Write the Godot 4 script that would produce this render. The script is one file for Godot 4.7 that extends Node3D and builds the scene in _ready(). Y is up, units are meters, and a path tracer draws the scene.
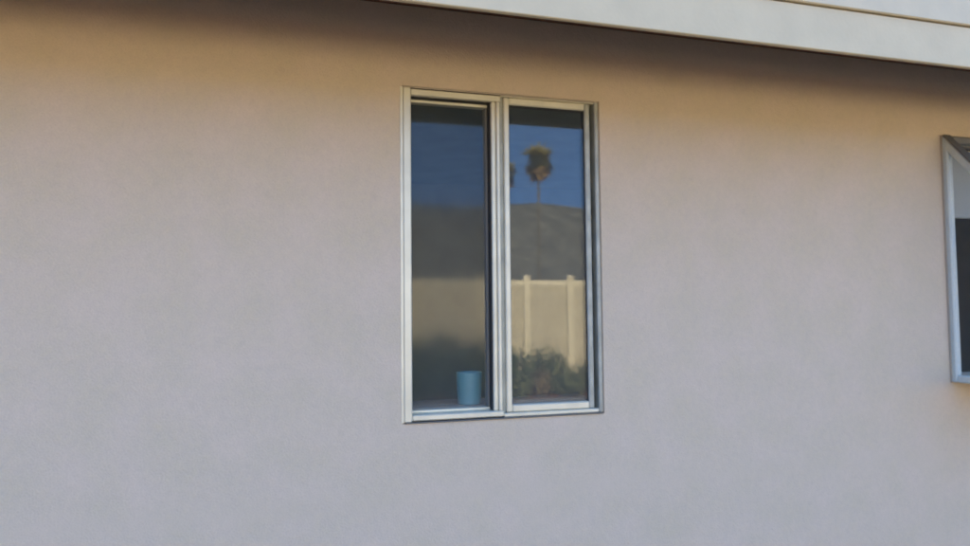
extends Node3D
# Shaded stucco side of a house with a narrow aluminium slider window that mirrors
# the sunlit yard (fence, shrubs, palms, hill) behind the photographer.
# Wall face is z = 0, the yard is +z, x runs to the right along the wall.

var rng := RandomNumberGenerator.new()
var used := {}
var M := {}

# ---------------------------------------------------------------- helpers
func numbered(n: String) -> String:
	if not used.has(n):
		used[n] = 0
		return n
	used[n] += 1
	return "%s_%03d" % [n, used[n]]

func thing(called: String, label: String, category: String, at := Vector3.ZERO, turn := 0.0, group := "") -> Node3D:
	var o := Node3D.new()
	o.name = numbered(called)
	add_child(o)
	o.position = at
	o.rotation.y = turn
	o.set_meta("label", label)
	o.set_meta("category", category)
	if group != "":
		o.set_meta("group", group)
	return o

func node(called: String, parent: Node) -> Node3D:
	var o := Node3D.new()
	o.name = called
	parent.add_child(o, true)
	return o

func put(called: String, mesh: Mesh, mat: Material, parent: Node, at := Vector3.ZERO) -> MeshInstance3D:
	var o := MeshInstance3D.new()
	o.name = called
	o.mesh = mesh
	o.material_override = mat
	o.position = at
	parent.add_child(o, true)
	return o

func lin(r: float, g: float, b: float) -> Color:
	return Color(r, g, b).linear_to_srgb()

func quad(st: SurfaceTool, a: Vector3, b: Vector3, c: Vector3, d: Vector3, n: Vector3) -> void:
	# wound so that the front faces along n (Godot fronts run clockwise)
	var f := (b - a).cross(c - a)
	var p := [a, b, c, a, c, d]
	if f.dot(n) > 0.0:
		p = [a, c, b, a, d, c]
	st.set_normal(n.normalized())
	for v in p:
		st.add_vertex(v)

func tri(st: SurfaceTool, a: Vector3, b: Vector3, c: Vector3, n: Vector3) -> void:
	var f := (b - a).cross(c - a)
	st.set_normal(n.normalized())
	st.add_vertex(a)
	if f.dot(n) > 0.0:
		st.add_vertex(c)
		st.add_vertex(b)
	else:
		st.add_vertex(b)
		st.add_vertex(c)

func begin() -> SurfaceTool:
	var st := SurfaceTool.new()
	st.begin(Mesh.PRIMITIVE_TRIANGLES)
	return st

func add_box(st: SurfaceTool, lo: Vector3, hi: Vector3, ch := 0.0, xf := Transform3D.IDENTITY) -> void:
	# a box with chamfered edges
	var c := (lo + hi) * 0.5
	var h := (hi - lo) * 0.5
	var k := minf(ch, minf(h.x, minf(h.y, h.z)) * 0.9)
	for axis in 3:
		var u := (axis + 1) % 3
		var v := (axis + 2) % 3
		for s in [-1.0, 1.0]:
			var n := Vector3.ZERO
			n[axis] = s
			var pts := []
			for q in [[-1, -1], [1, -1], [1, 1], [-1, 1]]:
				var p := Vector3.ZERO
				p[axis] = s * h[axis]
				p[u] = q[0] * (h[u] - k)
				p[v] = q[1] * (h[v] - k)
				pts.append(xf * (c + p))
			quad(st, pts[0], pts[1], pts[2], pts[3], xf.basis * n)
	if k <= 0.0:
		return
	for axis in 3:   # edges along this axis
		var u := (axis + 1) % 3
		var v := (axis + 2) % 3
		for su in [-1.0, 1.0]:
			for sv in [-1.0, 1.0]:
				var a := Vector3.ZERO
				a[u] = su * h[u]
				a[v] = sv * (h[v] - k)
				var b := Vector3.ZERO
				b[u] = su * (h[u] - k)
				b[v] = sv * h[v]
				var e := Vector3.ZERO
				e[axis] = h[axis] - k
				var n := Vector3.ZERO
				n[u] = su
				n[v] = sv
				quad(st, xf * (c + a - e), xf * (c + b - e), xf * (c + b + e), xf * (c + a + e), xf.basis * n)
	for sx in [-1.0, 1.0]:
		for sy in [-1.0, 1.0]:
			for sz in [-1.0, 1.0]:
				var s := Vector3(sx, sy, sz)
				tri(st, xf * (c + s * Vector3(h.x, h.y - k, h.z - k)), xf * (c + s * Vector3(h.x - k, h.y, h.z - k)), xf * (c + s * Vector3(h.x - k, h.y - k, h.z)), xf.basis * s)

func box(called: String, parent: Node, mat: Material, x0: float, x1: float, y0: float, y1: float, z0: float, z1: float, ch := 0.0015) -> MeshInstance3D:
	var c := Vector3(x0 + x1, y0 + y1, z0 + z1) * 0.5
	var st := begin()
	add_box(st, Vector3(x0, y0, z0) - c, Vector3(x1, y1, z1) - c, ch)
	return put(called, st.commit(), mat, parent, c)

func lathe(st: SurfaceTool, prof: Array, seg: int, at := Vector3.ZERO) -> void:
	st.set_smooth_group(0)
	for i in prof.size() - 1:
		for j in seg:
			var a0 := TAU * j / seg
			var a1 := TAU * (j + 1) / seg
			var p: Vector2 = prof[i]
			var q: Vector2 = prof[i + 1]
			var A := at + Vector3(cos(a0) * p.x, p.y, sin(a0) * p.x)
			var B := at + Vector3(cos(a1) * p.x, p.y, sin(a1) * p.x)
			var C := at + Vector3(cos(a1) * q.x, q.y, sin(a1) * q.x)
			var D := at + Vector3(cos(a0) * q.x, q.y, sin(a0) * q.x)
			var am := (a0 + a1) * 0.5
			var t := q - p
			var n := Vector3(cos(am) * t.y, -t.x, sin(am) * t.y)
			quad(st, A, B, C, D, n)

func tube(st: SurfaceTool, pts: Array, rad: Array, seg: int) -> void:
	for i in pts.size() - 1:
		var a: Vector3 = pts[i]
		var b: Vector3 = pts[i + 1]
		var d := (b - a).normalized()
		var u := d.cross(Vector3(0.31, 0.2, 0.93)).normalized()
		var v := d.cross(u)
		for j in seg:
			var a0 := TAU * j / seg
			var a1 := TAU * (j + 1) / seg
			var n0 := u * cos(a0) + v * sin(a0)
			var n1 := u * cos(a1) + v * sin(a1)
			quad(st, a + n0 * rad[i], a + n1 * rad[i], b + n1 * rad[i + 1], b + n0 * rad[i + 1], n0 + n1)

func noise_image(size: int, freq: float, oct: int, seed_: int, kind := FastNoiseLite.TYPE_SIMPLEX_SMOOTH) -> Image:
	var n := FastNoiseLite.new()
	n.seed = seed_
	n.noise_type = kind
	n.frequency = freq
	n.fractal_octaves = oct
	var im := n.get_seamless_image(size, size)
	im.convert(Image.FORMAT_RGB8)
	return im

func ramp_texture(im: Image, a: Color, b: Color) -> ImageTexture:
	var w := im.get_width()
	var out := Image.create(w, w, false, Image.FORMAT_RGB8)
	for y in w:
		for x in w:
			out.set_pixel(x, y, a.lerp(b, im.get_pixel(x, y).r))
	return ImageTexture.create_from_image(out)

func plain(c: Color, rough := 0.8, metal := 0.0) -> StandardMaterial3D:
	var m := StandardMaterial3D.new()
	m.albedo_color = c
	m.roughness = rough
	m.metallic = metal
	return m

func mottled(c: Color, im: Image, low: float, scale: float, rough := 0.85, bump: Image = null, bump_cm := 0.0, metal := 0.0) -> StandardMaterial3D:
	var m := plain(c, rough, metal)
	m.albedo_texture = ramp_texture(im, Color(low, low, low), Color.WHITE)
	m.uv1_triplanar = true
	m.uv1_world_triplanar = true
	m.uv1_scale = Vector3.ONE * scale
	if bump:
		m.heightmap_enabled = true
		m.heightmap_texture = ImageTexture.create_from_image(bump)
		m.heightmap_scale = bump_cm
	return m

func stucco_material(c: Color) -> StandardMaterial3D:
	# sand finish: fine grain, a few pits and faint trowel patches; one tile is 1.9 m of wall
	var grain := noise_image(1024, 0.22, 2, 31)
	var lump := noise_image(1024, 0.05, 3, 32)
	var patch := noise_image(1024, 0.008, 4, 33)
	var spots := noise_image(1024, 0.03, 1, 34)
	var al := Image.create(1024, 1024, false, Image.FORMAT_RGB8)
	var hi := Image.create(1024, 1024, false, Image.FORMAT_RGB8)
	for y in 1024:
		for x in 1024:
			var g := grain.get_pixel(x, y).r
			var l := lump.get_pixel(x, y).r
			var q := patch.get_pixel(x, y).r
			var sp := spots.get_pixel(x, y).r
			var v := 1.0 - 0.04 * (1.0 - g) - 0.025 * (1.0 - l) - 0.035 * (1.0 - q)
			v -= 0.02 * smoothstep(0.87, 0.97, sp) * (0.4 + 0.6 * g)
			al.set_pixel(x, y, Color(v, v - 0.012 * q, v - 0.03 * (1.0 - q) * l))
			var hh := 0.55 * g + 0.45 * l
			hi.set_pixel(x, y, Color(hh, hh, hh))
	var m := plain(c, 0.95)
	m.albedo_texture = ImageTexture.create_from_image(al)
	m.heightmap_enabled = true
	m.heightmap_texture = ImageTexture.create_from_image(hi)
	m.heightmap_scale = 0.22
	m.uv1_triplanar = true
	m.uv1_world_triplanar = true
	m.uv1_scale = Vector3.ONE / 1.9
	return m

func pane_glass(rough := 0.0, shine := 0.37, dust := 0.035) -> StandardMaterial3D:
	var m := plain(Color(0.62, 0.68, 0.70, dust), rough)
	m.transparency = BaseMaterial3D.TRANSPARENCY_ALPHA
	m.metallic_specular = shine
	return m

# ---------------------------------------------------------------- camera, sky, sun
func make_camera() -> void:
	var yaw := deg_to_rad(17.9)
	var pitch := deg_to_rad(3.13)
	var roll := deg_to_rad(-0.58)
	var fwd := Vector3(sin(yaw) * cos(pitch), sin(pitch), -cos(yaw) * cos(pitch))
	var right := Vector3(cos(yaw), 0, sin(yaw))
	var up := right.cross(fwd)
	var r2 := right * cos(roll) + up * sin(roll)
	var u2 := -right * sin(roll) + up * cos(roll)
	var cam := Camera3D.new()
	cam.name = "camera"
	cam.fov = rad_to_deg(2.0 * atan(273.0 / 760.0))
	cam.near = 0.05
	cam.far = 2000.0
	# a phone lens that focused a little short: everything slightly soft
	var at := CameraAttributesPhysical.new()
	at.frustum_focal_length = 12.0 * 760.0 / 273.0
	at.frustum_focus_distance = 2.1
	at.exposure_aperture = 3.2
	at.frustum_near = 0.05
	at.frustum_far = 2000.0
	cam.attributes = at
	cam.transform = Transform3D(Basis(r2, u2, -fwd), Vector3(0, 1.5, 2.65))
	add_child(cam)
	cam.current = true

func make_light() -> void:
	var env := Environment.new()
	env.background_mode = Environment.BG_SKY
	var sm := ProceduralSkyMaterial.new()
	sm.sky_top_color = lin(0.080, 0.180, 0.39)
	sm.sky_horizon_color = lin(0.15, 0.315, 0.635)
	sm.sky_curve = 0.15
	sm.ground_bottom_color = lin(0.10, 0.085, 0.065)
	sm.ground_horizon_color = lin(0.16, 0.14, 0.11)
	sm.sun_angle_max = 12.0
	var sky := Sky.new()
	sky.sky_material = sm
	env.sky = sky
	env.tonemap_mode = Environment.TONE_MAPPER_LINEAR
	env.tonemap_exposure = 5.5
	env.sdfgi_enabled = true
	env.ssao_enabled = true
	env.ssil_enabled = true
	var we := WorldEnvironment.new()
	we.name = "environment"
	we.environment = env
	add_child(we)
	var sun := DirectionalLight3D.new()
	sun.name = "sun"
	sun.light_color = Color(1.0, 0.91, 0.68)
	sun.light_energy = 1.6
	sun.light_angular_distance = 0.53
	sun.shadow_enabled = true
	add_child(sun)
	# low, from behind the house and a little from the left
	var el := deg_to_rad(20.0)
	var az := deg_to_rad(11.0)
	var towards := Vector3(sin(az) * cos(el), -sin(el), cos(az) * cos(el))
	sun.look_at_from_position(Vector3.ZERO, towards, Vector3.UP)

# ---------------------------------------------------------------- materials
func make_materials() -> void:
	var fine := noise_image(512, 0.06, 4, 11)
	var broad := noise_image(512, 0.012, 5, 12)
	var grit := noise_image(512, 0.12, 3, 13)
	M.stucco = stucco_material(lin(0.685, 0.567, 0.43))
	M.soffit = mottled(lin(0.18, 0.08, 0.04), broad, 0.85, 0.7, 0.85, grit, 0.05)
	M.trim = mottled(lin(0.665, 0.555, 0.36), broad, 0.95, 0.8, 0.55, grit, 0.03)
	M.drip = mottled(lin(0.675, 0.565, 0.375), broad, 0.95, 0.9, 0.45, grit, 0.02)
	M.roof = mottled(lin(0.16, 0.13, 0.11), grit, 0.6, 1.0, 0.95, fine, 0.4)
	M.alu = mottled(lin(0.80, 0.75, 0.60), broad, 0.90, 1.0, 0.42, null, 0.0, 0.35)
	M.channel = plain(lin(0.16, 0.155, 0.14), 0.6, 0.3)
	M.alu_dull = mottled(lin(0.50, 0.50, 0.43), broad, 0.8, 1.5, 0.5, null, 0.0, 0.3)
	M.concrete = mottled(lin(0.41, 0.36, 0.29), broad, 0.8, 0.4, 0.95, fine, 0.3)
	M.gasket = plain(lin(0.03, 0.03, 0.03), 0.7)
	M.sealant = plain(lin(0.40, 0.34, 0.27), 0.9)
	M.glass = pane_glass(0.0)
	M.glass_dull = pane_glass(0.06, 0.345, 0.055)
	M.vinyl = mottled(lin(0.56, 0.60, 0.56), fine, 0.94, 2.0, 0.45)
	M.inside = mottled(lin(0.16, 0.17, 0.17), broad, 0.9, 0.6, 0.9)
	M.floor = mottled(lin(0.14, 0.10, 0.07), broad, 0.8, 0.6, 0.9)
	M.sill = plain(lin(0.20, 0.20, 0.19), 0.5)
	M.blind = mottled(lin(0.36, 0.38, 0.36), fine, 0.95, 3.0, 0.9)
	M.cup = plain(lin(0.06, 0.225, 0.275), 0.35)
	M.fence = mottled(lin(0.555, 0.53, 0.475), broad, 0.92, 0.5, 0.5)
	M.fence_post = mottled(lin(0.73, 0.71, 0.645), broad, 0.94, 0.5, 0.5)
	M.ground = mottled(lin(0.36, 0.175, 0.07), broad, 0.7, 0.25, 0.98, grit, 1.0)
	M.hill = mottled(lin(0.255, 0.255, 0.23), broad, 0.65, 0.02, 0.98)
	M.bark = mottled(lin(0.24, 0.225, 0.20), grit, 0.6, 1.2, 0.95, fine, 1.0)
	for k in [["frond", 0.17, 0.16, 0.07], ["dead_frond", 0.30, 0.215, 0.125], ["leaf_dark", 0.11, 0.15, 0.085], ["leaf_olive", 0.18, 0.205, 0.12], ["leaf_dry", 0.26, 0.21, 0.14]]:
		var m := plain(lin(k[1], k[2], k[3]), 0.6)
		m.vertex_color_use_as_albedo = true
		m.cull_mode = BaseMaterial3D.CULL_DISABLED
		m.backlight_enabled = true
		m.backlight = lin(k[1] * 0.5, k[2] * 0.5, k[3] * 0.4)
		M[k[0]] = m

# ---------------------------------------------------------------- ground and hill
func ground_y(z: float) -> float:
	return 0.3 * smoothstep(9.7, 11.2, z)

func make_ground() -> void:
	var xs := []
	var zs := []
	for v in [-700, -300, -120, -50]:
		xs.append(float(v))
	for i in 81:
		xs.append(-25.0 + i * 0.75)
	for v in [60, 130, 300, 700]:
		xs.append(float(v))
	for v in [-700, -300, -100, -40, -12]:
		zs.append(float(v))
	for i in 41:
		zs.append(-2.0 + i * 0.5)
	for v in [30, 60, 150, 400, 800]:
		zs.append(float(v))
	var n := FastNoiseLite.new()
	n.seed = 5
	n.frequency = 0.35
	var st := begin()
	st.set_smooth_group(0)
	var h := func(x: float, z: float) -> float:
		return ground_y(z) + (0.02 * n.get_noise_2d(x, z) if z > 1.0 and z < 17.0 and absf(x) < 30.0 else 0.0)
	for i in xs.size() - 1:
		for j in zs.size() - 1:
			var a := Vector3(xs[i], h.call(xs[i], zs[j]), zs[j])
			var b := Vector3(xs[i + 1], h.call(xs[i + 1], zs[j]), zs[j])
			var c := Vector3(xs[i + 1], h.call(xs[i + 1], zs[j + 1]), zs[j + 1])
			var d := Vector3(xs[i], h.call(xs[i], zs[j + 1]), zs[j + 1])
			for v in [a, b, c, a, c, d]:
				st.add_vertex(v)
	st.index()
	st.generate_normals()
	var g := put("ground", st.commit(), M.ground, self)
	g.set_meta("kind", "structure")
	var patio := Node3D.new()
	patio.name = "patio"
	patio.set_meta("kind", "structure")
	add_child(patio)
	for i in 13:
		for j in 3:
			box("concrete_slab", patio, M.concrete, -6.0 + i * 1.6, -6.0 + i * 1.6 + 1.588, -0.06, 0.035, 4.9 + j * 1.6, 4.9 + j * 1.6 + 1.588, 0.006)
	# the hill behind the neighbourhood, seen mirrored in the glass
	var nn := FastNoiseLite.new()
	nn.seed = 21
	nn.frequency = 0.011
	nn.fractal_octaves = 5
	var s2 := begin()
	s2.set_smooth_group(0)
	var hy := func(x: float, z: float) -> float:
		var crest := 40.5 + 4.0 * exp(-pow((x - 128.0) / 26.0, 2.0)) + 5.0 * sin(x * 0.011 + 1.0)
		var t := clampf((z - 150.0) / 150.0, 0.0, 1.0)
		var up := t * t * (3.0 - 2.0 * t)
		return 0.2 + up * crest + 5.0 * nn.get_noise_2d(x, z) * up * (1.0 - up * 0.6) 
	var NX := 150
	var NZ := 50
	for i in NX:
		for j in NZ:
			var x0 := -500.0 + i * 8.0
			var z0 := 148.0 + j * 4.0
			var a := Vector3(x0, hy.call(x0, z0), z0)
			var b := Vector3(x0 + 8, hy.call(x0 + 8, z0), z0)
			var c := Vector3(x0 + 8, hy.call(x0 + 8, z0 + 4), z0 + 4)
			var d := Vector3(x0, hy.call(x0, z0 + 4), z0 + 4)
			for v in [a, b, c, a, c, d]:
				s2.add_vertex(v)
	s2.index()
	s2.generate_normals()
	var hl := put("hill", s2.commit(), M.hill, self)
	hl.set_meta("kind", "structure")

# ---------------------------------------------------------------- house
const X0 := -6.0
const X1 := 10.0
const ZB := -8.0
const TOP := 2.62
const T := 0.15

func wall_with_holes(st: SurfaceTool, xs: Array, ys: Array, holes: Array, z0: float, z1: float) -> void:
	# z1 outer face, z0 inner face; holes are [xa, xb, ya, yb]
	var solid := func(x: float, y: float) -> bool:
		if x < xs[0] or x > xs[-1] or y < ys[0] or y > ys[-1]:
			return false
		for h in holes:
			if x > h[0] and x < h[1] and y > h[2] and y < h[3]:
				return false
		return true
	for i in xs.size() - 1:
		for j in ys.size() - 1:
			var xm: float = (xs[i] + xs[i + 1]) * 0.5
			var ym: float = (ys[j] + ys[j + 1]) * 0.5
			if not solid.call(xm, ym):
				continue
			var a := Vector3(xs[i], ys[j], 0)
			var b := Vector3(xs[i + 1], ys[j], 0)
			var c := Vector3(xs[i + 1], ys[j + 1], 0)
			var d := Vector3(xs[i], ys[j + 1], 0)
			var F := Vector3(0, 0, z1)
			var B := Vector3(0, 0, z0)
			quad(st, a + F, b + F, c + F, d + F, Vector3.BACK)
			quad(st, a + B, b + B, c + B, d + B, Vector3.FORWARD)
			if not solid.call(xs[i] - 0.001, ym):
				quad(st, a + F, d + F, d + B, a + B, Vector3.LEFT)
			if not solid.call(xs[i + 1] + 0.001, ym):
				quad(st, b + F, c + F, c + B, b + B, Vector3.RIGHT)
			if not solid.call(xm, ys[j] - 0.001):
				quad(st, a + F, b + F, b + B, a + B, Vector3.DOWN)
			if not solid.call(xm, ys[j + 1] + 0.001):
				quad(st, d + F, c + F, c + B, d + B, Vector3.UP)

func make_house() -> void:
	var h := thing("stucco_house", "single storey house with pale pinkish beige stucco wall under white eave", "house")
	# front wall with its two openings
	var st := begin()
	wall_with_holes(st, [X0, 0.548, 1.331, 3.105, 4.17, X1], [-0.3, 1.118, 1.20, 2.265, 2.327, TOP],
		[[0.548, 1.331, 1.118, 2.327], [3.105, 4.17, 1.20, 2.265]], -T, 0.0)
	put("front_wall", st.commit(), M.stucco, h)
	box("side_wall", h, M.stucco, X0, X0 + T, -0.3, TOP, ZB, -T, 0.0)
	box("side_wall", h, M.stucco, X1 - T, X1, -0.3, TOP, ZB, -T, 0.0)
	box("rear_wall", h, M.stucco, X0 + T, X1 - T, -0.3, TOP, ZB, ZB + T, 0.0)
	box("interior_floor", h, M.floor, X0 + T, X1 - T, 0.02, 0.10, ZB + T, -T, 0.0)
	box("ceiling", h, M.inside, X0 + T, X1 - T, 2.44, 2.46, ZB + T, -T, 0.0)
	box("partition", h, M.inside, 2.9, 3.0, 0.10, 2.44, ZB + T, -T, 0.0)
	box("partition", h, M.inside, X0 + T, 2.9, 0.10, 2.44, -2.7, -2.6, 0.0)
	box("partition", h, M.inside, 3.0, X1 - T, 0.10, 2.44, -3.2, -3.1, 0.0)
	# eave: soffit, fascia board and the drip edge trim above it
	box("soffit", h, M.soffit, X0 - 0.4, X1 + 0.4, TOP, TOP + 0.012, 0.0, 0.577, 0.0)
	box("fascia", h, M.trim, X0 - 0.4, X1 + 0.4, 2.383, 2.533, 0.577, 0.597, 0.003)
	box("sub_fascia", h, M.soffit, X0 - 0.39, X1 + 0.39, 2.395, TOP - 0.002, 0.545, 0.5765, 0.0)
	box("drip_edge", h, M.drip, X0 - 0.4, X1 + 0.4, 2.536, 2.70, 0.570, 0.608, 0.004)
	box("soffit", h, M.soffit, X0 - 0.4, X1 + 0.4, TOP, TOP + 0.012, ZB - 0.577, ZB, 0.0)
	box("fascia", h, M.trim, X0 - 0.4, X1 + 0.4, 2.383, 2.533, ZB - 0.597, ZB - 0.577, 0.003)
	box("soffit", h, M.soffit, X0 - 0.4, X0, TOP, TOP + 0.012, ZB, 0.0, 0.0)
	box("soffit", h, M.soffit, X1, X1 + 0.4, TOP, TOP + 0.012, ZB, 0.0, 0.0)
	# low gable roof
	var r := begin()
	var zm := ZB * 0.5
	var ze := 0.60
	var yr := 2.66 + (ze - zm) * 0.22
	var xa := X0 - 0.42
	var xb := X1 + 0.42
	var th := 0.06
	var prof := [Vector3(0, 2.66, ze - 0.035), Vector3(0, yr, zm), Vector3(0, 2.66, 2 * zm - ze + 0.035), Vector3(0, 2.66 + th, 2 * zm - ze), Vector3(0, yr + th, zm), Vector3(0, 2.66 + th, ze)]
	var A := Vector3(xa, 0, 0)
	var B := Vector3(xb, 0, 0)
	for e in [[0, 1, Vector3(0, -1, -0.2)], [1, 2, Vector3(0, -1, 0.2)], [2, 3, Vector3(0, 0, -1)], [3, 4, Vector3(0, 1, -0.2)], [4, 5, Vector3(0, 1, 0.2)], [5, 0, Vector3(0, 0, 1)]]:
		quad(r, prof[e[0]] + A, prof[e[1]] + A, prof[e[1]] + B, prof[e[0]] + B, e[2])
	for s in [[A, Vector3.LEFT], [B, Vector3.RIGHT]]:
		quad(r, prof[0] + s[0], prof[1] + s[0], prof[4] + s[0], prof[5] + s[0], s[1])
		quad(r, prof[1] + s[0], prof[2] + s[0], prof[3] + s[0], prof[4] + s[0], s[1])
	put("roof", r.commit(), M.roof, h)
	# gable ends
	for s in [X0, X1]:
		var gg := begin()
		var q := [Vector3(s, TOP + 0.012, ZB), Vector3(s, TOP + 0.012, 0), Vector3(s, 2.66, 0.5), Vector3(s, yr, zm), Vector3(s, 2.66, ZB - 0.5)]
		var dn := Vector3.LEFT if s < 0 else Vector3.RIGHT
		tri(gg, q[0], q[1], q[3], dn)
		tri(gg, q[1], q[2], q[3], dn)
		tri(gg, q[0], q[4], q[3], dn)
		put("gable", gg.commit(), M.stucco, h)
	slider_window(h)
	garden_window(h)

func slider_window(h: Node3D) -> void:
	var w := node("slider_window", h)
	var a: Material = M.alu
	# nailing flange pieces, thin and almost flush with the stucco, and the bead of old sealant round them
	box("sealant_bead", w, M.sealant, 0.548, 1.331, 2.3215, 2.327, -0.05, -0.004, 0.001)
	box("sealant_bead", w, M.sealant, 0.548, 1.331, 1.118, 1.1225, -0.05, -0.006, 0.001)
	box("nailing_flange", w, a, 0.541, 0.5515, 1.1225, 2.3215, 0.0005, 0.0025, 0.001)
	box("sealant_bead", w, M.sealant, 1.327, 1.331, 1.1225, 2.3215, -0.05, -0.004, 0.001)
	# outer frame
	box("jamb", w, a, 0.5515, 0.582, 1.1225, 2.3215, -0.09, 0.003, 0.004)
	box("head", w, a, 0.582, 0.925, 2.2945, 2.3185, -0.024, -0.004, 0.003)
	box("track_channel", w, M.gasket, 0.582, 0.925, 2.2935, 2.3185, -0.09, -0.024, 0.001)
	box("head", w, a, 0.925, 1.3105, 2.3165, 2.3205, -0.09, -0.004, 0.001)
	box("sill", w, a, 0.582, 0.925, 1.1265, 1.1480, -0.09, 0.002, 0.004)
	box("sill", w, a, 0.925, 1.3105, 1.1235, 1.1385, -0.09, -0.002, 0.003)
	box("drip_lip", w, M.channel, 0.556, 1.322, 1.1185, 1.1232, -0.006, 0.006, 0.001)
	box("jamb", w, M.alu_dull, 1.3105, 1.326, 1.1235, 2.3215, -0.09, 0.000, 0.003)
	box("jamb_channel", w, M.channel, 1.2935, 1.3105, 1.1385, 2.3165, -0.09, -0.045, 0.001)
	# centre: fixed meeting stile and the front sash's own stile
	box("meeting_stile", w, a, 0.890, 0.907, 1.148, 2.2945, -0.026, -0.010, 0.003)
	box("track_channel", w, M.gasket, 0.888, 0.907, 1.148, 2.2945, -0.088, -0.026, 0.001)
	box("meeting_lip", w, a, 0.907, 0.9195, 1.148, 2.2945, -0.088, 0.000, 0.003)
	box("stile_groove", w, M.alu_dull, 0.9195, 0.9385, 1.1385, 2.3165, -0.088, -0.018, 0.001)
	# inner (left) sash, set back
	box("inner_sash_rail", w, a, 0.582, 0.888, 2.282, 2.2935, -0.085, -0.052, 0.002)
	box("inner_sash_rail", w, a, 0.582, 0.888, 1.148, 1.158, -0.085, -0.052, 0.002)
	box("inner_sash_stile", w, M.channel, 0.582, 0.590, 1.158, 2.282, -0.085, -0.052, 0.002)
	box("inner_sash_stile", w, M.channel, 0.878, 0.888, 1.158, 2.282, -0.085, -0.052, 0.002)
	box("glass_pane", w, M.glass_dull, 0.590, 0.878, 1.158, 2.282, -0.064, -0.060, 0.0)
	# front (right) sash
	box("sash_stile", w, a, 0.9385, 0.9600, 1.1395, 2.3155, -0.042, -0.006, 0.004)
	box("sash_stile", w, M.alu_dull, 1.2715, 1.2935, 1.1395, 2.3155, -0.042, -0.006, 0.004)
	box("sash_rail", w, a, 0.9600, 1.2715, 2.2885, 2.3155, -0.042, -0.006, 0.004)
	box("sash_rail", w, a, 0.9600, 1.2715, 1.1395, 1.1665, -0.042, -0.006, 0.004)
	box("glazing_gasket", w, M.gasket, 0.9600, 0.9618, 1.1665, 2.2885, -0.036, -0.014, 0.0)
	box("glazing_gasket", w, M.gasket, 1.2695, 1.2715, 1.1665, 2.2885, -0.036, -0.014, 0.0)
	box("glazing_gasket", w, M.gasket, 0.9618, 1.2695, 2.2862, 2.2885, -0.036, -0.014, 0.0)
	box("glass_pane", w, M.glass, 0.9618, 1.2695, 1.1665, 2.2862, -0.020, -0.0165, 0.0)
	box("glass_pane", w, M.glass, 0.9618, 1.2695, 1.1665, 2.2862, -0.0335, -0.030, 0.0)
	# inside ledge
	box("inner_ledge", w, M.sill, 0.50, 1.38, 1.118, 1.160, -0.34, -0.1505, 0.004)
	box("inner_ledge", w, M.sill, 0.552, 1.327, 1.118, 1.160, -0.1505, -0.092, 0.003)
	# cup standing inside
	var c := thing("cup", "pale blue cup standing on the ledge inside the left window pane", "cup", Vector3(0.836, 1.160, -0.150))
	var s := begin()
	lathe(s, [Vector2(0.0, 0.0), Vector2(0.040, 0.0), Vector2(0.044, 0.004), Vector2(0.047, 0.06), Vector2(0.049, 0.120), Vector2(0.0475, 0.122), Vector2(0.0455, 0.119), Vector2(0.042, 0.008), Vector2(0.0, 0.006)], 40)
	put("cup_body", s.commit(), M.cup, c)

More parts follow.
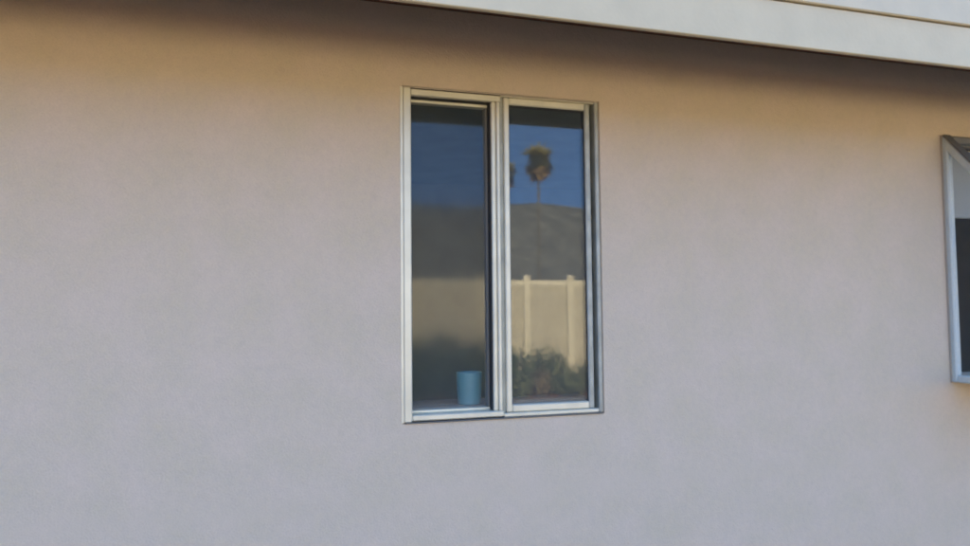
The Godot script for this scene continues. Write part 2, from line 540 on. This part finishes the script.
func garden_window(h: Node3D) -> void:
	var g := node("garden_window", h)
	var v: Material = M.vinyl
	var xl := 3.072
	var xr := 4.20
	var yb := 1.172
	var yt := 2.296
	var pz := 0.40
	var yf := 1.86
	box("sealant_bead", g, M.sealant, xl - 0.006, xl, yb, yt, 0.0005, 0.008, 0.001)
	box("sealant_bead", g, M.sealant, xl - 0.006, xr + 0.006, yt, yt + 0.007, 0.0005, 0.012, 0.001)
	for side in [xl, xr - 0.034]:
		box("back_stile", g, v, side, side + 0.034, yb, yt, 0.0005, 0.030, 0.006)
		box("front_stile", g, v, side, side + 0.034, yb + 0.034, yf - 0.02, pz - 0.036, pz, 0.005)
		box("side_rail", g, v, side, side + 0.034, yb, yb + 0.034, 0.030, pz, 0.006)
		# sloping rail of the glass top
		var d := Vector3(0, yf - yt, pz - 0.02).normalized()
		var up := Vector3(0, d.z, -d.y)
		var st := begin()
		var len := Vector3(0, yf - yt, pz - 0.02).length()
		var xf := Transform3D(Basis(Vector3.RIGHT, up, d), Vector3(0, yt, 0.012))
		add_box(st, Vector3(side + 0.001, -0.036, 0.0), Vector3(side + 0.033, 0.0, len), 0.004, xf)
		put("sloping_rail", st.commit(), v, g)
		var ca := begin()
		add_box(ca, Vector3(side - 0.004, 0.001, -0.004), Vector3(side + 0.038, 0.010, len + 0.01), 0.002, xf)
		put("glazing_cap", ca.commit(), M.channel, g)
		# side pane: a four sided sheet between the rails
		var sp := begin()
		var xm: float = side + 0.017
		for o in [[xm - 0.002, Vector3.LEFT], [xm + 0.002, Vector3.RIGHT]]:
			quad(sp, Vector3(o[0], yb + 0.034, 0.030), Vector3(o[0], yb + 0.034, pz - 0.036), Vector3(o[0], yf - 0.004, pz - 0.036), Vector3(o[0], yt - 0.065, 0.030), o[1])
		put("glass_pane", sp.commit(), M.glass, g)
	box("top_rail", g, M.channel, xl + 0.034, xr - 0.034, yt - 0.034, yt - 0.002, 0.0005, 0.036, 0.004)
	box("front_rail", g, v, xl + 0.034, xr - 0.034, yb, yb + 0.034, pz - 0.036, pz, 0.004)
	box("front_rail", g, v, xl + 0.034, xr - 0.034, yf - 0.05, yf - 0.016, pz - 0.036, pz, 0.004)
	box("base_board", g, v, xl + 0.034, xr - 0.034, yb + 0.002, yb + 0.026, -0.12, pz - 0.036, 0.002)
	box("glass_pane", g, M.glass, xl + 0.034, xr - 0.034, yb + 0.034, yf - 0.05, pz - 0.02, pz - 0.016, 0.0)
	var d2 := Vector3(0, yf - yt, pz - 0.02).normalized()
	var s2 := begin()
	add_box(s2, Vector3(xl + 0.034, -0.014, 0.03), Vector3(xr - 0.034, -0.010, 0.55), 0.0, Transform3D(Basis(Vector3.RIGHT, Vector3(0, d2.z, -d2.y), d2), Vector3(0, yt, 0.012)))
	put("glass_pane", s2.commit(), M.glass, g)
	# roller blind pulled a third of the way down inside the opening
	var bl := node("roller_blind", h)
	box("blind_cloth", bl, M.blind, 3.115, 4.16, 1.945, 2.25, -0.040, -0.037, 0.0)
	box("blind_bar", bl, M.blind, 3.115, 4.16, 1.928, 1.945, -0.046, -0.030, 0.003)

# ---------------------------------------------------------------- yard
func make_fence() -> void:
	var f := thing("vinyl_fence", "long almond vinyl privacy fence mirrored in the right window pane", "fence", Vector3(0, 0.28, 11.31))
	var y1 := 1.885
	var posts := []
	var x := 6.30 - 1.86 * 9
	while x < 23.0:
		posts.append(x)
		x += 1.86
	posts.append(5.37)
	posts.sort()
	var pm := begin()
	add_box(pm, Vector3(-0.065, -0.3, -0.065), Vector3(0.065, y1 + 0.055, 0.065), 0.006)
	var post_mesh := pm.commit()
	var cm := begin()
	var p0 := [Vector3(-0.078, 0, -0.078), Vector3(0.078, 0, -0.078), Vector3(0.078, 0, 0.078), Vector3(-0.078, 0, 0.078)]
	for i in 4:
		var a: Vector3 = p0[i]
		var b: Vector3 = p0[(i + 1) % 4]
		var up := Vector3(0, 0.02, 0)
		var out := (a + b).normalized()
		quad(cm, a, b, b + up, a + up, out)
		tri(cm, a + up, b + up, Vector3(0, 0.06, 0), out + Vector3.UP)
	quad(cm, p0[0], p0[1], p0[2], p0[3], Vector3.DOWN)
	var cap_mesh := cm.commit()
	var boards := []
	for wv in 3:
		var bm := begin()
		add_box(bm, Vector3(-0.0735, 0.09, -0.011 + wv * 0.0015), Vector3(0.0735, y1 - 0.12, 0.011 + wv * 0.0015), 0.004)
		boards.append(bm.commit())
	rng.seed = 77
	for i in posts.size():
		var px: float = posts[i]
		put("post", post_mesh, M.fence_post, f, Vector3(px, 0, 0))
		put("post_cap", cap_mesh, M.fence_post, f, Vector3(px, y1 + 0.055, 0))
		if i + 1 < posts.size():
			var nx: float = posts[i + 1]
			box("rail", f, M.fence_post, px + 0.065, nx - 0.065, y1 - 0.12, y1, -0.03, 0.03, 0.004)
			box("rail", f, M.fence_post, px + 0.065, nx - 0.065, 0.03, 0.09, -0.025, 0.025, 0.004)
			var n := int(round((nx - px - 0.13) / 0.15))
			var step := (nx - px - 0.13) / n
			for k in n:
				var b := put("board", boards[rng.randi() % 3], M.fence, f, Vector3(px + 0.065 + (k + 0.5) * step, 0, 0))
				b.scale.x = step / 0.15

func leaf_cloud(st: SurfaceTool, count: int, rx: float, ry: float, rz: float, leaf: float, lobes: int) -> void:
	# leaves spread through a few overlapping uneven lobes standing on the ground
	var ls := []
	for i in lobes:
		var a := rng.randf() * TAU
		var k := rng.randf_range(0.15, 0.65)
		ls.append([Vector3(cos(a) * rx * k, ry * rng.randf_range(0.3, 0.62), sin(a) * rz * k), rng.randf_range(0.36, 0.58)])
	for i in count:
		var l: Array = ls[rng.randi() % lobes]
		var d := Vector3(rng.randfn(), rng.randfn(), rng.randfn()).normalized()
		var rr := pow(rng.randf(), 0.45) * float(l[1])
		var p: Vector3 = l[0] + Vector3(d.x * rx, d.y * ry, d.z * rz) * rr
		if p.y < 0.02:
			p.y = rng.randf_range(0.02, 0.12)
		var n := (d + Vector3(rng.randfn(), rng.randfn() + 0.5, rng.randfn()) * 0.5).normalized()
		var t := n.cross(Vector3(rng.randfn(), rng.randfn(), rng.randfn())).normalized()
		var b := n.cross(t)
		var s := leaf * rng.randf_range(0.6, 1.3)
		var c := rng.randf_range(0.7, 1.25)
		st.set_color(Color(c * rng.randf_range(0.9, 1.15), c, c * 0.9))
		quad(st, p - t * s, p - b * s * 0.42 + n * s * 0.1, p + t * s, p + b * s * 0.42 + n * s * 0.1, n)

func shrub(called: String, label: String, x: float, z: float, rx: float, ry: float, rz: float, mat: String, leaf: float, count: int) -> void:
	var s := thing(called, label, "shrub", Vector3(x, ground_y(z) - 0.02, z), 0.0, "shrubs along the foot of the fence")
	var st := begin()
	leaf_cloud(st, count, rx, ry, rz, leaf, 7)
	put("foliage", st.commit(), M[mat], s)
	var b := begin()
	for i in 7:
		var a := rng.randf() * TAU
		var e := Vector3(cos(a) * rx * 0.5, ry * rng.randf_range(0.5, 0.8), sin(a) * rz * 0.5)
		tube(b, [Vector3(cos(a) * 0.03, -0.05, sin(a) * 0.03), e * 0.5 + Vector3(0, 0.05, 0), e], [0.014, 0.009, 0.004], 5)
	put("stems", b.commit(), M.bark, s)

func make_shrubs() -> void:
	rng.seed = 404
	shrub("shrub", "dark leafy shrub at the fence, mirrored low in the left pane behind the cup", 3.95, 10.35, 0.95, 1.25, 0.6, "leaf_dark", 0.045, 2600)
	shrub("shrub", "dark leafy shrub mirrored low at the far left of the left pane", 2.45, 10.4, 0.9, 1.15, 0.6, "leaf_dark", 0.045, 2400)
	shrub("shrub", "dark green shrub mirrored beside the left stile of the right pane", 4.85, 10.3, 0.62, 1.02, 0.5, "leaf_dark", 0.04, 2200)
	shrub("shrub", "small brownish dry shrub among the green ones mirrored in right pane", 5.05, 9.9, 0.30, 0.62, 0.24, "leaf_dry", 0.03, 900)
	shrub("shrub", "olive green shrub mirrored in the middle of the right pane bottom", 5.5, 10.25, 0.55, 0.84, 0.45, "leaf_olive", 0.038, 1900)
	shrub("shrub", "dark leafy shrub mirrored low in the middle of the left pane", 3.15, 10.35, 0.9, 1.2, 0.6, "leaf_dark", 0.045, 2400)
	shrub("shrub", "low dark shrub mirrored at the foot of the left pane, left of the cup", 2.9, 9.95, 0.7, 0.55, 0.4, "leaf_dark", 0.035, 1700)
	shrub("shrub", "low dark shrub mirrored at the foot of the left pane, right behind the cup", 3.8, 9.95, 0.7, 0.55, 0.4, "leaf_dark", 0.035, 1700)
	shrub("shrub", "grey green low shrub nearest the house, mirrored along right pane's bottom edge", 4.75, 9.95, 0.55, 0.5, 0.4, "leaf_olive", 0.03, 1600)
	shrub("shrub", "grey green low shrub mirrored at bottom right of the right pane, before the olive one", 5.6, 9.95, 0.6, 0.4, 0.4, "leaf_olive", 0.03, 1600)
	shrub("shrub", "low olive shrub mirrored at the lower right corner of right pane", 6.2, 10.3, 0.6, 0.56, 0.4, "leaf_olive", 0.034, 1500)

func frond_mesh(blades: int, length: float, spread: float, droop: float) -> ArrayMesh:
	# a fan leaf: petiole along +x, blades fanned at its end
	var st := begin()
	st.set_color(Color(0.9, 0.9, 0.8))
	tube(st, [Vector3.ZERO, Vector3(length * 0.28, 0.02, 0)], [0.025, 0.015], 4)
	var o := Vector3(length * 0.28, 0.02, 0)
	for i in blades:
		var a := lerpf(-spread, spread, float(i) / (blades - 1))
		var d := Vector3(cos(a), 0.0, sin(a))
		var side := Vector3(-sin(a), 0, cos(a))
		var L := length * 0.78 * rng.randf_range(0.7, 1.15)
		var m := o + d * L * 0.55 + Vector3(0, 0.05, 0)
		var e := o + d * L + Vector3(0, -droop * L * rng.randf_range(0.6, 1.2), 0)
		var c := rng.randf_range(0.75, 1.25)
		st.set_color(Color(c, c, c))
		tri(st, o, m + side * 0.055 * length, m - side * 0.055 * length, Vector3.UP)
		tri(st, m + side * 0.055 * length, m - side * 0.055 * length, e, Vector3.UP)
	return st.commit()

func palm(label: String, at: Vector3, height: float, crown: float) -> void:
	var p := thing("palm_tree", label, "palm tree", at, 0.0, "fan palms beyond the fence")
	var st := begin()
	var pts := []
	var rad := []
	for i in 13:
		var t := i / 12.0
		pts.append(Vector3(0.25 * sin(t * 2.0), height * t - 0.2, 0.15 * t))
		rad.append(lerpf(0.22, 0.10, pow(t, 0.6)))
	tube(st, pts, rad, 12)
	put("trunk", st.commit(), M.bark, p)
	var top: Vector3 = pts[-1]
	var meshes := [frond_mesh(13, crown, 1.15, 0.25), frond_mesh(13, crown * 0.9, 1.25, 0.45)]
	var dead := frond_mesh(9, crown * 0.8, 0.7, 0.1)
	for i in 28:
		var a := i * 2.39996 + rng.randf_range(-0.5, 0.5)
		var el := lerpf(1.5, -0.7, pow(i / 27.0, 1.15)) + rng.randf_range(-0.15, 0.15)
		var f := put("frond", meshes[i % 2], M.frond, p, top)
		f.basis = Basis(Vector3.UP, a) * Basis(Vector3.BACK, el) * Basis(Vector3.RIGHT, rng.randf_range(-0.6, 0.6))
		f.scale = Vector3.ONE * rng.randf_range(0.65, 1.2)
	for i in 18:
		var a := i * 2.39996 + 0.7
		var f := put("dead_frond", dead, M.dead_frond, p, top + Vector3(0, -0.05 - 0.8 * (i / 18.0), 0))
		f.basis = Basis(Vector3.UP, a) * Basis(Vector3.BACK, rng.randf_range(-1.3, -0.45)) * Basis(Vector3.RIGHT, rng.randf_range(-0.6, 0.6))

func make_palms() -> void:
	rng.seed = 909
	palm("tall fan palm whose crown is mirrored against the sky in the right pane", Vector3(28.1, 0.3, 67.3), 16.6, 1.95)
	palm("fan palm mirrored partly behind the window's centre stile", Vector3(28.1, 0.3, 77.3), 16.9, 1.8)

func _ready() -> void:
	make_camera()
	make_light()
	make_materials()
	make_ground()
	make_house()
	make_fence()
	make_shrubs()
	make_palms()
